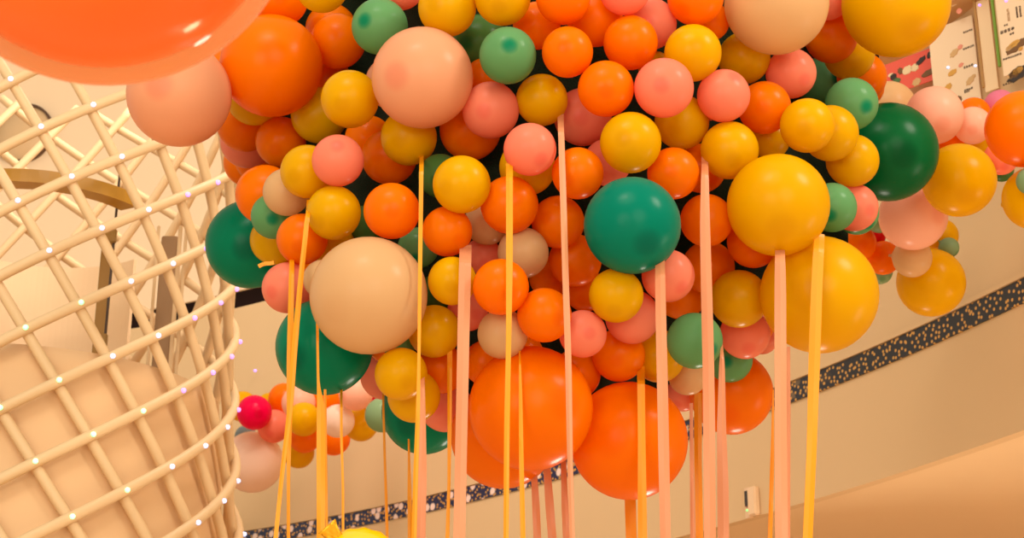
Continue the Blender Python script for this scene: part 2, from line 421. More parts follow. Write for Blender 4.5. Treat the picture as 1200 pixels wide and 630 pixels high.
# starry strip
def star_mat():
    m = bpy.data.materials.new('starry_strip'); m.use_nodes = True; nt = m.node_tree; b = nt.nodes['Principled BSDF']
    b.inputs['Roughness'].default_value = .4
    uv = nt.nodes.new('ShaderNodeUVMap'); uv.uv_map = 'UVMap'
    sp = nt.nodes.new('ShaderNodeSeparateXYZ'); nt.links.new(uv.outputs[0], sp.inputs[0])
    side = nt.nodes.new('ShaderNodeMapRange'); side.inputs[1].default_value = ARC[50]; side.inputs[2].default_value = ARC[62]
    nt.links.new(sp.outputs[0], side.inputs[0])
    def dots(scale, lo, hi, seed):
        mp = nt.nodes.new('ShaderNodeMapping'); mp.inputs['Location'].default_value = (seed, seed * 2.3, 0); nt.links.new(uv.outputs[0], mp.inputs[0])
        vo = nt.nodes.new('ShaderNodeTexVoronoi'); vo.voronoi_dimensions = '2D'; vo.inputs['Scale'].default_value = scale
        nt.links.new(mp.outputs[0], vo.inputs['Vector'])
        mr = nt.nodes.new('ShaderNodeMapRange'); mr.inputs[1].default_value = lo; mr.inputs[2].default_value = hi; mr.inputs[3].default_value = 1; mr.inputs[4].default_value = 0
        nt.links.new(vo.outputs['Distance'], mr.inputs[0])
        return mr, vo
    d1, v1 = dots(7, .25, .34, 1.0); d2, v2 = dots(19, .18, .3, 4.0)
    def mix(f, a, c, mode='MIX'):
        x = nt.nodes.new('ShaderNodeMix'); x.data_type = 'RGBA'; x.blend_type = mode
        for s, val in ((0, f), (6, a), (7, c)):
            if hasattr(val, 'outputs'): nt.links.new(val.outputs[0] if not (val.bl_idname == 'ShaderNodeMix') else val.outputs[2], x.inputs[s])
            else: x.inputs[s].default_value = val
        return x
    ground = mix(side, (*lin((12, 26, 66)), 1), (*lin((18, 18, 24)), 1))
    dotc = mix(side, (*lin((236, 206, 190)), 1), (*lin((214, 164, 70)), 1))
    a = mix(d2, ground, (*lin((206, 150, 66)), 1))
    tog = nt.nodes.new('ShaderNodeMath'); tog.operation = 'MULTIPLY'; nt.links.new(d1.outputs[0], tog.inputs[0])
    sep = nt.nodes.new('ShaderNodeSeparateColor'); nt.links.new(v1.outputs['Color'], sep.inputs[0])
    gt = nt.nodes.new('ShaderNodeMath'); gt.operation = 'GREATER_THAN'; gt.inputs[1].default_value = .35; nt.links.new(sep.outputs[0], gt.inputs[0])
    nt.links.new(gt.outputs[0], tog.inputs[1])
    inv = nt.nodes.new('ShaderNodeMath'); inv.operation = 'MULTIPLY_ADD'; inv.inputs[1].default_value = -1; inv.inputs[2].default_value = 1
    nt.links.new(side.outputs[0], inv.inputs[0])
    tg2 = nt.nodes.new('ShaderNodeMath'); tg2.operation = 'MULTIPLY'; nt.links.new(tog.outputs[0], tg2.inputs[0]); nt.links.new(inv.outputs[0], tg2.inputs[1]); tog = tg2
    c = mix(tog, a, dotc)
    nt.links.new(c.outputs[2], b.inputs['Base Color'])
    return m
struct(strip('trim_1', ZC + .957 * H, ZC + 1.002 * H, .015, .03, star_mat()), 'dark blue starry strip along the curved wall', 'strip')
struct(strip('trim_4', ZC + 1.004 * H, ZC + 1.012 * H, .03, .045, wall_m), 'thin cream ledge over the starry strip', 'ledge')

# tan beam over the posters (only at the right end)
def beam():
    bm = bmesh.new(); cols = []
    for p, n in list(zip(PLAN, NRM))[56:]:
        a, b = p + n * .22, p
        z0, z1 = ZC + 1.597 * H, ZC + 1.640 * H
        cols.append([bm.verts.new((a.x, a.y, z0)), bm.verts.new((a.x, a.y, z1)), bm.verts.new((b.x, b.y, z1)), bm.verts.new((b.x, b.y, z0))])
    for i in range(len(cols) - 1):
        for k in range(4): bm.faces.new((cols[i][k], cols[i + 1][k], cols[i + 1][(k + 1) % 4], cols[i][(k + 1) % 4]))
    bm.faces.new(cols[0]); bm.faces.new(cols[-1][::-1])
    struct(from_bm('trim_2', bm, mat('tan_wood', (206, 158, 104), rough=.6, vary=(2, .05))), 'tan rail over the food posters', 'rail')
beam()

# ------------------------------------------------------------------ posters on the wall
ZUP = Vector((0, 0, 1))
ink = mat('ink', (70, 46, 26), rough=.7)
def poster_panel(root, u0, u1, vref, z0, z1, m, off=.03, slope=-.36):
    a, _, na = wall_hit(u0, vref, 0); b, _, nb = wall_hit(u1, vref, 0)
    a.z = b.z = 0
    n = (na + nb).normalized(); w = (b - a).length; t0 = (b - a).normalized(); nw = Vector((-t0.y, t0.x, 0)); nw = nw if nw.y < 0 else -nw
    c = (a + b) / 2; c.z = (z0 + z1) / 2
    # the sheets are mounted a little turned off the wall
    best = None
    for k in range(-30, 31):
        tx_ = Matrix.Rotation(math.radians(k), 3, 'Z') @ t0
        p, q = project(c - tx_ * .1), project(c + tx_ * .1)
        e = abs((q[1] - p[1]) / (q[0] - p[0]) - slope)
        if best is None or e < best[0]: best = (e, k, tx_)
    tx = best[2]; n = Vector((-tx.y, tx.x, 0)); n = n if n.y < 0 else -n
    w *= (project(c + t0 * .1)[0] - project(c - t0 * .1)[0]) / (project(c + tx * .1)[0] - project(c - tx * .1)[0])
    toward = (CAM - c).normalized()
    c += toward * ((off + w / 2 * abs(math.sin(math.radians(best[1])))) / toward.dot(nw))
    a = c
    bm = bmesh.new(); add_box(bm, c - root.location, tx, n, ZUP, w, .012, z1 - z0)
    from_bm('sheet', bm, m, root)
    def on(u, v, lift):
        d = ray(u, v); q = a + n * (.007 + lift)
        t = (q - CAM).dot(n) / d.dot(n)
        return CAM + d * t - root.location
    return on, tx, n
def blob(root, on, tx, n, u, v, w, h, m, tilt=0, name='food_picture'):
    bm = bmesh.new(); c = on(u, v, .002)
    s = Vector((c + root.location - CAM)).dot(FWD) / F
    ex = (tx * math.cos(tilt) + ZUP * math.sin(tilt)); ey = (ZUP * math.cos(tilt) - tx * math.sin(tilt))
    N = 14; ring = []; top = []
    for k in range(N):
        rr = 1 + .13 * math.sin(3 * k + u)
        p = ex * (w * s / 2 * rr * math.cos(2 * PI * k / N)) + ey * (h * s / 2 * rr * math.sin(2 * PI * k / N))
        ring.append(bm.verts.new(c + p - n * .002)); top.append(bm.verts.new(c + p * .9 + n * .003))
    for k in range(N): bm.faces.new((ring[k], ring[(k + 1) % N], top[(k + 1) % N], top[k]))
    bm.faces.new(top); bm.faces.new(ring[::-1])
    return from_bm(name, bm, m, root)
def writing(root, on, tx, n, u, v, nch, size, m=ink, vertical=False):
    bm = bmesh.new(); c0 = on(u, v, .001); s = Vector((c0 + root.location - CAM)).dot(FWD) / F; g = size * s
    for i in range(nch):
        c = c0 + (ZUP * (-i * g * 1.15) if vertical else tx * (i * g * 1.15 - nch * g * .55))
        st = random.sample([(0, .38, .8, .16), (0, 0, .9, .16), (0, -.38, .8, .16), (-.3, 0, .16, .9), (.3, .05, .16, .8), (0, 0, .16, 1)], 4)
        for (x, z, w, h) in st: add_box(bm, c + tx * (x * g) + ZUP * (z * g), tx, n, ZUP, w * g, .003, h * g)
    return from_bm('lettering', bm, m, root)
paper = mat('poster_paper', (234, 202, 164), rough=.45, spec=.4)
def mk(u, v): return Vector(wall_hit(u, v, .03)[0])
BR = [mat('food_gold', (206, 150, 60), .6), mat('food_brown', (112, 74, 32), .6), mat('food_tan', (204, 160, 104), .6), mat('food_pink', (222, 138, 110), .6), mat('food_green', (74, 104, 52), .6), mat('food_cream', (226, 196, 150), .6), mat('food_dark', (48, 34, 24), .6)]
r1 = empty('food_poster', mk(1125, 80)); tag(r1, 'cream food poster with small dishes in two columns, left of the green line', 'poster', 'food posters on the wall')
on, tx, n = poster_panel(r1, 1092, 1147, 80, ZC + 1.40 * H, ZC + 1.596 * H, paper)
for a in ((1118,62,13,8,2,.6),(1125,55,7,6,3,.5),(1116,85,13,7,0,.3),(1126,76,7,5,3,.4),(1137,94,14,8,2,.7),(1111,102,11,8,0,.6),(1141,89,6,5,2,.2),(1124,116,7,9,1,.2)):
    blob(r1, on, tx, n, *a[:4], BR[a[4]], a[5])
for a in ((1136,55,5,2.6),(1136,77,4,2.8),(1136,104,4,2.6),(1135,36,5,2.2),(1134,107,3,2)): writing(r1, on, tx, n, *a)
r2 = empty('food_poster', mk(1190, 60)); tag(r2, 'food poster with green edge strip and two large dish pictures at right edge', 'poster', 'food posters on the wall')
on, tx, n = poster_panel(r2, 1173, 1215, 60, ZC + 1.40 * H, ZC + 1.60 * H, paper, .05)
for a in ((1191,54,30,12,1,.35),(1188,52,18,8,0,.35),(1182,57,8,7,2,0),(1193,86,30,16,6,.35),(1191,85,22,12,1,.3),(1193,83,16,9,0,.3),(1184,90,7,8,2,.1),(1196,57,6,5,0,.2)):
    blob(r2, on, tx, n, *a[:4], BR[a[4]], a[5])
writing(r2, on, tx, n, 1187, 66, 8, 2.6); writing(r2, on, tx, n, 1183, 97, 5, 2.6); writing(r2, on, tx, n, 1182, 35, 4, 4); writing(r2, on, tx, n, 1180, 29, 2, 2.4)
writing(r2, on, tx, n, 1181, 12, 4, 3.6, mat('pale_ink', (184, 142, 100), .7), True); writing(r2, on, tx, n, 1191, 9, 5, 2.6, ink, True); writing(r2, on, tx, n, 1195, 8, 5, 2.6, ink, True)
writing(r2, on, tx, n, 1187, 39, 2, 2.6)
g0 = on(1169.5, 60, .004); bm = bmesh.new(); add_box(bm, Vector((g0.x, g0.y, (ZC + 1.50 * H) - r2.location.z)), tx, n, ZUP, .018, .02, .2 * H)
from_bm('edge_strip', bm, mat('green_edge', (104, 136, 32), rough=.5), r2)
r3 = empty('food_poster', mk(1075, 85)); tag(r3, 'red food poster with dishes beside the top right big yellow balloon', 'poster', 'food posters on the wall')
on, tx, n = poster_panel(r3, 1022, 1105, 80, ZC + 1.520 * H, ZC + 1.592 * H, mat('poster_red', (222, 84, 62), rough=.45), .045)
for a in ((1088,85,20,8,1,.2),(1098,78,9,14,2,.2),(1098,90,7,8,5,.1),(1074,96,12,10,2,.2),(1063,82,14,11,5,.2),(1072,79,11,10,5,.3),(1050,96,12,10,4,.5),(1055,83,7,9,1,.3),(1079,71,16,7,6,.5),(1089,64,6,10,6,-.5),(1047,90,9,9,6,.2),(1044,88,8,5,5,0)):
    blob(r3, on, tx, n, *a[:4], BR[a[4]], a[5])
writing(r3, on, tx, n, 1101.5, 70, 6, 2.6, ink, True)
r4 = empty('food_poster', mk(1130, 6)); tag(r4, 'cream food poster above the tan rail beside the yellow balloon', 'poster', 'food posters on the wall')
on, tx, n = poster_panel(r4, 1085, 1157, 6, ZC + 1.641 * H, ZC + 1.77 * H, paper)
for a in ((1124,13,7,8,3,.4),(1118,4,10,6,5,.3)): blob(r4, on, tx, n, *a[:4], BR[a[4]], a[5])
writing(r4, on, tx, n, 1117, 3, 3, 2.4)
# brown joint and light panel between the two posters
r5 = empty('wall_panel', mk(1158, 70)); tag(r5, 'plain pale panel between the two cream food posters', 'panel')
on, tx, n = poster_panel(r5, 1151, 1167, 70, ZC + 1.40 * H, ZC + 1.596 * H, mat('panel_pale', (240, 206, 160), .5), .03)
g0 = on(1149.5, 70, .0); bm = bmesh.new(); add_box(bm, Vector((g0.x, g0.y, (ZC + 1.498 * H) - r5.location.z)), tx, n, ZUP, .022, .02, .196 * H)
from_bm('joint', bm, mat('joint_brown', (172, 124, 62), rough=.5), r5)

# ------------------------------------------------------------------ small wall device
def device():
    p, tx, n = wall_hit(884, 588, .0)
    root = empty('wall_sensor', p); tag(root, 'small cream control box with dark window on the lower wall', 'control box')
    s = (p - CAM).dot(FWD) / F
    bm = bmesh.new(); add_box(bm, Vector((0, 0, 0)) + tx * (3.5 * s) + n * .03, tx, n, ZUP, 15 * s, .06, 34 * s)
    bmesh.ops.bevel(bm, geom=[e for e in bm.edges], offset=.012, segments=3, affect='EDGES')
    from_bm('cover', bm, mat('device_cream', (236, 200, 158), .4), root, False)
    bm = bmesh.new(); add_box(bm, tx * (-7.5 * s) + n * .02, tx, n, ZUP, 8 * s, .04, 36 * s)
    from_bm('side_plate', bm, mat('device_plate', (226, 190, 150), .5), root)
    bm = bmesh.new(); add_box(bm, tx * (-7.3 * s) + ZUP * (5 * s) + n * .042, tx, n, ZUP, 6 * s, .012, 18 * s)
    from_bm('window', bm, mat('device_window', (52, 34, 14), .25), root)
    bm = bmesh.new(); bmesh.ops.create_icosphere(bm, subdivisions=2, radius=1.3 * s, matrix=Matrix.Translation(tx * (-7 * s) - ZUP * (9 * s) + n * .045))
    l = from_bm('indicator_light', bm, mat('green_lamp', (120, 230, 120), .4, emit=(150, 255, 150), estr=1.5), root, True); l['label'] = 'green indicator light'
    bm = bmesh.new(); bmesh.ops.create_icosphere(bm, subdivisions=2, radius=.8 * s, matrix=Matrix.Translation(tx * (-7 * s) - ZUP * (5 * s) + n * .043))
    l = from_bm('indicator_light', bm, mat('red_lamp', (150, 30, 20), .4), root, True); l['label'] = 'small red indicator'
device()

# ------------------------------------------------------------------ garlands on the balcony wall
GR = [
 ('B',1095,135,34,1,'upper blush garland balloon','large pale blush balloon at the top of the right wall garland'),
 ('Y',1124,211,43,1,'round yellow garland balloon','big yellow balloon with highlights in the right wall garland'),
 ('B',1070,253,40,1,'large low blush garland balloon','large blush balloon of the right garland, under the dark green balloon'),
 ('Y',1091,331,40,2,'lowest yellow garland balloon','big yellow balloon at the bottom end of the right wall garland'),
 ('O',1200,151,45,0,'big orange garland balloon','big glossy orange balloon cut by the right edge of the photo'),
 ('Y',1212,232,37,1,'right edge yellow garland balloon','yellow balloon cut by the right edge, below the glossy orange one'),
 ('C',1042,127,32,3),('O',1141,134,20,2),('V',1172,124,19,2),('B',1140,147,22,1),('Y',1148,163,18,1),('O',1110,165,20,2),
 ('P',1173,185,20,1),('G',1174,199,14,3),('T',1207,212,16,0),('Y',1103,276,20,3),('T',1030,258,15,3),('O',1005,285,22,2),
 ('R',1027,277,11,4),('O',1035,302,20,2),('T',1031,318,15,3),('C',1069,302,23,1),('T',1112,290,12,2),
]
GL = [
 ('W',296,541,36,1,'big white balloon','big white balloon at the lower left end of the left wall garland'),
 ('M',298,483,20.5,0,'magenta balloon','bright magenta balloon of the left wall garland beside the lattice column'),
 ('W',396,493,19.5,0,'small white balloon','small white balloon crossed by a thin yellow ribbon in the left garland'),
 ('Y',356,491,20,0,'front yellow balloon','front yellow balloon between wide ribbons in the left wall garland'),
 ('Y',284,476,18,1),('Y',315,473,13,3),('O',333,467,18.5,2),('B',350,472,20,1),('P',321,499,19.5,0),('U',288,511,13,3),
 ('O',357,511,19.5,1),('Y',350,530,18.5,2),('O',380,470,19,2),('O',391,514,19.5,1),('Y',423,497,20,1),('B',417,461,20,0),
 ('T',448,486,20.5,0),('M',449,457,23,2),('P',436,447,18,1),
]
def garland(lst, off, word, grp):
    items = []
    for e in lst:
        items.append(dict(k=e[0], u=e[1], v=e[2], r=e[3], lay=e[4], crown=None, lm=e[5] if len(e) > 5 else None, own=e[6] if len(e) > 6 else None))
    done = []
    for b in sorted(items, key=lambda b: (b['lay'], -b['r'])):
        p, tx, n = wall_hit(min(max(b['u'], 0), 1420), b['v'], off)
        t = (p - CAM).dot(FWD) + .12 * b['lay']; rr = ray(b['u'], b['v'])
        for p in done:
            if math.hypot(p['u'] - b['u'], p['v'] - b['v']) < (p['r'] + b['r']) * .97: t = max(t, p['t'] + .01)
        while True:
            R = b['r'] * t / F; c = CAM + rr * t
            if all((c - p['c']).length >= .955 * (R + p['R']) for p in done): break
            t += .01
        b.update(t=t, R=R, c=c); done.append(b)
    visible(items); word_labels(items, word)
    for b in items:
        tag(make_balloon(b['k'], b['c'], b['R'], axis_for(b, .8)), b['label'], 'balloon', grp)
    return items
garR = garland(GR, 1.5, 'garland', 'balloons of the right wall garland')
garL = garland(GL, 1.6, 'garland', 'balloons of the left wall garland')

# ------------------------------------------------------------------ foil balloon peeping in at the bottom
def foil():
    t = 7.0
    c = at(421, 673, t); R = 55 * t / F
    root = empty('foil_balloon', c); tag(root, 'shiny yellow foil balloon with crinkled gold neck peeping in at the bottom', 'balloon')
    bm = bmesh.new(); bmesh.ops.create_uvsphere(bm, u_segments=48, v_segments=28, radius=1)
    for v in bm.verts:
        a = math.atan2(v.co.z, v.co.x); rim = math.exp(-(v.co.y / .25) ** 2)
        v.co *= 1 + .02 * math.sin(18 * a) * rim
        v.co.y *= .62
    o = from_bm('body', bm, mat('yellow_foil', (250, 186, 0), rough=.22, spec=.6, coat=.4), root, True); o.scale = (R,) * 3
    bm = bmesh.new(); N = 9
    ns = at(393, 628, t - .0) - c; ne = at(379, 612, t) - c; ax = (ne - ns); L = ax.length; ax.normalize(); sd = ax.cross(FWD).normalized()
    rows = []
    for i in range(N):
        f = i / (N - 1); w = (8 + 8 * f) * t / F
        rows.append([bm.verts.new(ns + ax * (L * f - .02) + sd * (w * (k / 6 - .5) * 1.6) + FWD * (.008 * math.sin(k * 2.4 + i * 1.1))) for k in range(7)])
    for a, b in zip(rows, rows[1:]):
        for k in range(6): bm.faces.new((a[k], a[k + 1], b[k + 1], b[k]))
    o = from_bm('neck', bm, mat('gold_foil', (236, 170, 20), rough=.25, metal=.5), root, True)
    sm = o.modifiers.new('s', 'SOLIDIFY'); sm.thickness = .004
    o['label'] = 'crinkled gold neck'
foil()

# ------------------------------------------------------------------ ribbons
rib_m = {'Y': mat('yellow_ribbon', (226, 146, 0), rough=.42, spec=.4), 'P': mat('pink_ribbon', (208, 132, 88), rough=.42, spec=.4), 'O': mat('peach_ribbon', (208, 138, 94), rough=.42, spec=.4), 'A': mat('amber_ribbon', (230, 138, 0), rough=.42, spec=.4)}
# colour, centre-line points (u, v, width px), behind (True: hangs at the back), label
RB = [
 ('Y', [(362,240,5),(353,320,6),(345,410,7),(340,480,7),(331,550,5),(322,640,5)], 0, 'narrow yellow ribbon slanting down to the left across the lower left emerald balloon'),
 ('Y', [(342,306,6),(340,420,8),(339,500,6),(338,560,4),(338,640,4)], 0, 'leftmost straight yellow ribbon hanging beside the slanting one'),
 ('Y', [(372,384,3),(373,455,3),(376,470,9),(376,540,10),(376,640,10)], 0, 'yellow ribbon widening below the lower left emerald balloon'),
 ('Y', [(381,462,3),(382,540,3),(383,622,3)], 1, 'hair thin yellow ribbon right beside the widening yellow ribbon'),
 ('Y', [(400,462,3),(400,510,3),(402,570,3),(402,640,3)], 0, 'thin yellow ribbon crossing the small white garland balloon'),
 ('Y', [(449,466,2.4),(451,540,3),(453,600,3.4),(454,640,3.4)], 1, 'thin yellow ribbon over the wall just left of the bottom emerald balloon'),
 ('Y', [(479,520,2),(480,580,5),(481,640,6)], 1, 'short yellow ribbon below the bottom emerald balloon'),
 ('Y', [(494,186,5),(493,260,5),(492,330,4.5),(491,420,3.5),(490,480,5),(487,560,6),(485,640,6)], 0, 'long yellow ribbon crossing the right side of the left big cream balloon'),
 ('P', [(495,440,5),(495,500,8),(494,560,12),(492,640,13)], 0, 'pink ribbon right beside the long yellow ribbon over the bottom emerald balloon'),
 ('Y', [(527,416,6),(527,500,5),(526,570,3.5),(524,640,5)], 0, 'yellow ribbon just left of the wide pink ribbon at bottom left'),
 ('O', [(545.5,293,14),(543.5,370,14),(542,450,14),(540,540,14),(538,640,14)], 0, 'wide pink ribbon passing left of the bottom middle huge orange balloon'),
 ('Y', [(597,197,8),(597,300,8),(596,400,6),(594,500,6.5),(593,640,6)], 0, 'yellow ribbon hanging from a pink balloon, left one over the huge orange'),
 ('Y', [(609,412,1.6),(610,460,4),(611,540,5.5),(613,640,6)], 0, 'yellow ribbon tapering at the top, right one over the bottom middle orange balloon'),
 ('O', [(657,140,7),(660,230,7.5),(662.5,320,7.5),(666,420,7.5),(668,540,6.5),(671,640,6)], 0, 'long narrow pink ribbon crossing the middle from the upper yellow balloon'),
 ('P', [(625,540,6),(628,590,9),(630,640,9)], 2, 'leftmost of three pale ribbons behind the bottom middle orange balloon'),
 ('P', [(640,536,8),(644,590,10),(648,640,10)], 2, 'middle one of three pale ribbons behind the bottom middle orange balloon'),
 ('P', [(660,530,6),(662,590,8),(664,640,8)], 2, 'rightmost of three pale ribbons behind the bottom middle orange balloon'),
 ('A', [(751,435,9),(752,520,9),(753,640,11)], 0, 'yellow ribbon crossing the lowest big orange balloon'),
 ('A', [(738,560,12),(739,600,13),(740,640,13)], 2, 'short amber ribbon hanging from behind the lowest big orange balloon'),
 ('P', [(773.5,310,11),(774,350,12),(776,440,13),(778,540,13),(780,640,12)], 0, 'pink ribbon hanging below the central emerald balloon'),
 ('P', [(826,190,8),(826,260,12),(828,340,13),(830,420,13),(831,500,14),(832,640,14)], 0, 'long pink ribbon right of the central emerald balloon, crossing a sage green balloon'),
 ('P', [(846,402,2),(846,430,7),(845.5,500,11),(847,560,13),(848,640,13)], 0, 'tapering pink ribbon starting between two sage green balloons'),
 ('A', [(818,466,9),(818,540,9),(820,640,9)], 1, 'amber ribbon just left of the long pink ribbon, behind it'),
 ('P', [(810,478,4),(811,560,5),(812,640,6)], 1, 'slim pink ribbon at the left side of the amber ribbon'),
 ('O', [(914,292,11),(914.5,340,13),(914.5,420,14),(915,520,15),(916,640,15)], 0, 'wide pink ribbon hanging below the right big yellow balloon'),
 ('A', [(906,462,2),(905,540,4.5),(902,640,5.5)], 1, 'thin amber ribbon at the left side of the right wide pink ribbon'),
 ('P', [(924,412,4),(924,500,5),(923.5,640,5)], 1, 'slim pink ribbon at the right side of the right wide pink ribbon'),
 ('Y', [(960,280,13),(957,340,13),(954,430,13),(951,530,12),(946,640,12)], 0, 'rightmost yellow ribbon crossing the lower right big yellow balloon'),
]
def spline(pts, n=36):
    a = np.array(pts, float); vs = np.concatenate([np.linspace(a[0, 1] - 6, a[0, 1] + 22, 9)[:-1], np.linspace(a[0, 1] + 22, a[-1, 1], n)])
    out = []
    for v in vs:
        out.append((float(np.interp(v, a[:, 1], a[:, 0])), float(v), float(np.interp(v, a[:, 1], a[:, 2]))))
    for _ in range(3):
        out = [out[0]] + [((p[0] + 2 * q[0] + r[0]) / 4, q[1], (p[2] + 2 * q[2] + r[2]) / 4) for p, q, r in zip(out, out[1:], out[2:])] + [out[-1]]
    return out
def front_y(u, v, w, items):
    best = None
    for b in items:
        d = math.hypot(max(abs(u - b['u']) - w, 0), v - b['v'])
        if d < b['r'] + 1:
            s = math.sqrt(max(b['r'] ** 2 - d * d, 0)) * b['t'] / F
            y = b['c'].y - s
            if best is None or y < best: best = y
    return best
used_y = []
for k, pts, mode, lab in RB:
    sp = spline(pts)
    u0, v0, w0 = sp[0]
    ys = [front_y(u, v, w / 2 + 2, cl) for u, v, w in sp[3:]]
    ys = [y for y in ys if y is not None]
    if mode == 2: Y = max(front_y(u0, v0, 3, cl) + .75, 8.35)
    elif mode == 1: Y = (min(ys) if ys else 8.0) - .02 if not (k in 'AP' and u0 > 800) else (min(ys) if ys else 8.0) - .01
    else: Y = (min(ys) if ys else 7.9) - .03
    if mode == 0: Y -= .012 * (len(used_y) % 3)
    used_y.append(Y)
    ph = random.uniform(0, 6)
    bm = bmesh.new(); rows = []
    n = len(sp)
    par = [b for b in cl if (b['u'] - u0) ** 2 + (b['v'] - v0 + 8) ** 2 < (b['r'] + 4) ** 2]
    Y0 = min(b['c'].y for b in par) if par and mode == 0 else Y
    for i, (u, v, w) in enumerate(sp):
        fz = max(0, 1 - (v - v0) / 22); fz = fz * fz * (3 - 2 * fz)
        c = at_y(u, v, Y + (Y0 - Y) * fz); s = (c - CAM).dot(FWD) / F
        tw = .30 * math.sin(ph + i * .16)
        side = (RGT * math.cos(tw) + Vector((0, 1, 0)) * math.sin(tw)) * (w * s / 2 / math.cos(tw)); nr = Vector((-math.sin(tw), math.cos(tw), 0)) * .0012
        bow = Vector((0, -1, 0)) * (.004 if w > 5 else .001)
        rows.append([bm.verts.new(c + side * q + nr * z + bow * (1 - q * q)) for z in (-1, 1) for q in ((-1, 0, 1) if z < 0 else (1, 0, -1))])
    for a, b in zip(rows, rows[1:]):
        for q in range(6): bm.faces.new((a[q], a[(q + 1) % 6], b[(q + 1) % 6], b[q]))
    bm.faces.new(rows[0]); bm.faces.new(rows[-1][::-1])
    o = from_bm('ribbon', bm, rib_m[k])
    tag(o, lab, 'ribbon', 'ribbons hanging from the balloon cluster')

pk = next(b for b in cl if (b['u'], b['v']) == (337, 337))
bm = bmesh.new(); yk = pk['c'].y - pk['R'] * .75
tail = [at_y(303 + i * 3, 312 - i * .9 - math.sin(i * .8), yk - .01) for i in range(7)]
for p, q in zip(tail, tail[1:]):
    add_box(bm, (p + q) / 2, (q - p).normalized(), Vector((0, 1, 0)), (q - p).normalized().cross(Vector((0, 1, 0))), (q - p).length * 1.02, .003, .022)
tag(from_bm('ribbon', bm, rib_m['Y']), 'short yellow ribbon tail sticking out left beside the left edge emerald balloon', 'ribbon', 'ribbons hanging from the balloon cluster')

# ------------------------------------------------------------------ lattice column with lights
AXX, AXY, AX_T = -4.0145, 12.8806, 12.6
def RAD(z): q = z - 6.5; return max(.6, 1.6688 - .0057 * q + .0218 * q * q) if q < 2 else 1.75
slA, slB, NA, NB = 1.1346, -2.4647, 13, 20           # rise per radian and count of the two families of tubes
phA, phB = -.5281 - 6.5 / slA, .3922 - 6.5 / slB
col = empty('lattice_column', (AXX, AXY, 0))
tag(col, 'white tapering lattice column of crossing tubes with fairy lights at the crossings', 'column')
tube_m = mat('lattice_white', (220, 188, 142), rough=.5, spec=.35)
ZLO, ZHI = 1.4, 8.6
def pt(th, z, dr=0):
    r = RAD(z) + dr; return Vector((r * math.sin(th), -r * math.cos(th), z))
rad = 6.2 * AX_T / F
for fam, N, sl, p0, dr in (('A', NA, slA, phA, 0), ('B', NB, slB, phB, -.05)):
    for q in range(N):
        ph = p0 + 2 * PI * q / N
        pts = [pt(ph + z / sl, z, dr) for z in np.linspace(ZLO, ZHI, 70)]
        bm = bmesh.new(); add_tube(bm, pts, rad, 10)
        from_bm('tube', bm, tube_m, col, True)
LEDC = {'g': mat('bulb_mint', (200, 255, 220), .3, emit=(120, 255, 190), estr=1.3), 'w': mat('bulb_blue_white', (220, 230, 255), .3, emit=(150, 190, 255), estr=1.4), 'v': mat('bulb_violet', (220, 200, 255), .3, emit=(150, 90, 255), estr=1.4)}
nled = 0
led_me = {}
for key in LEDC:
    bm = bmesh.new(); bmesh.ops.create_icosphere(bm, subdivisions=2, radius=.02)
    me = bpy.data.meshes.new('bulb'); bm.to_mesh(me); bm.free(); me.materials.append(LEDC[key]); led_me[key] = me
for q in range(NA):
    for p in range(-NB * 3, NB * 3):
        z = ((phB + 2 * PI * p / NB) - (phA + 2 * PI * q / NA)) / (1 / slA - 1 / slB)
        if not (ZLO < z < ZHI): continue
        th = (phA + 2 * PI * q / NA + z / slA + PI) % (2 * PI) - PI
        w = pt(th, z, .045) + Vector((AXX, AXY, 0)); u, v, t = project(w)
        if not (-20 < u < 1200 and 60 < v < 645) or abs(th) > 1.75: continue
        key = 'v' if u > 205 and v < 480 else ('g' if (v > 430 and u < 190) or (v > 340 and u < 110) else 'w')
        o = bpy.data.objects.new('bulb', led_me[key]); C.objects.link(o); o.parent = col; o.location = pt(th, z, .045); nled += 1
print('bulbs', nled)
# inner cream drum, its rim seen from below
rim = at_y(-10, 402, AXY - 1.55).z
prof_o = [(RAD(z) - .13, z) for z in np.linspace(ZLO + .05, rim, 24)]
prof = prof_o + [(r - .05, z) for r, z in prof_o[::-1]]
bm = lathe(prof + [prof[0]], 72)
bmesh.ops.remove_doubles(bm, verts=bm.verts, dist=1e-5)
drum = from_bm('liner', bm, mat('drum_cream', (222, 184, 138), rough=.7, spec=.2), col, True); drum['label'] = 'cream inner drum'
# inner mast: ring beam, two posts, cable
mast = empty('inner_mast', (AXX, AXY, 0)); tag(mast, 'brown posts and gold ring beam standing inside the lattice column', 'mast')
ol = mat('bronze_olive', (150, 108, 34), rough=.45, spec=.5)
zr = None
for z in np.linspace(5, 9, 400):
    u, v, t = project((AXX, AXY - RAD(z) * .62, z))
    if v < 212: zr = z; break
rr = RAD(zr) * .62
bm = bmesh.new(); rows = []
for a in range(-110, 63, 4):
    th = math.radians(a); rows.append([bm.verts.new((r_ * math.sin(th), -r_ * math.cos(th), z_)) for r_, z_ in ((rr, zr), (rr, zr + .11), (rr - .16, zr + .11), (rr - .16, zr))])
for a, b in zip(rows, rows[1:]):
    for k in range(4): bm.faces.new((a[k], a[(k + 1) % 4], b[(k + 1) % 4], b[k]))
bm.faces.new(rows[0]); bm.faces.new(rows[-1][::-1])
from_bm('ring_beam', bm, mat('gold_beam', (178, 130, 34), rough=.4, spec=.5), mast, False)
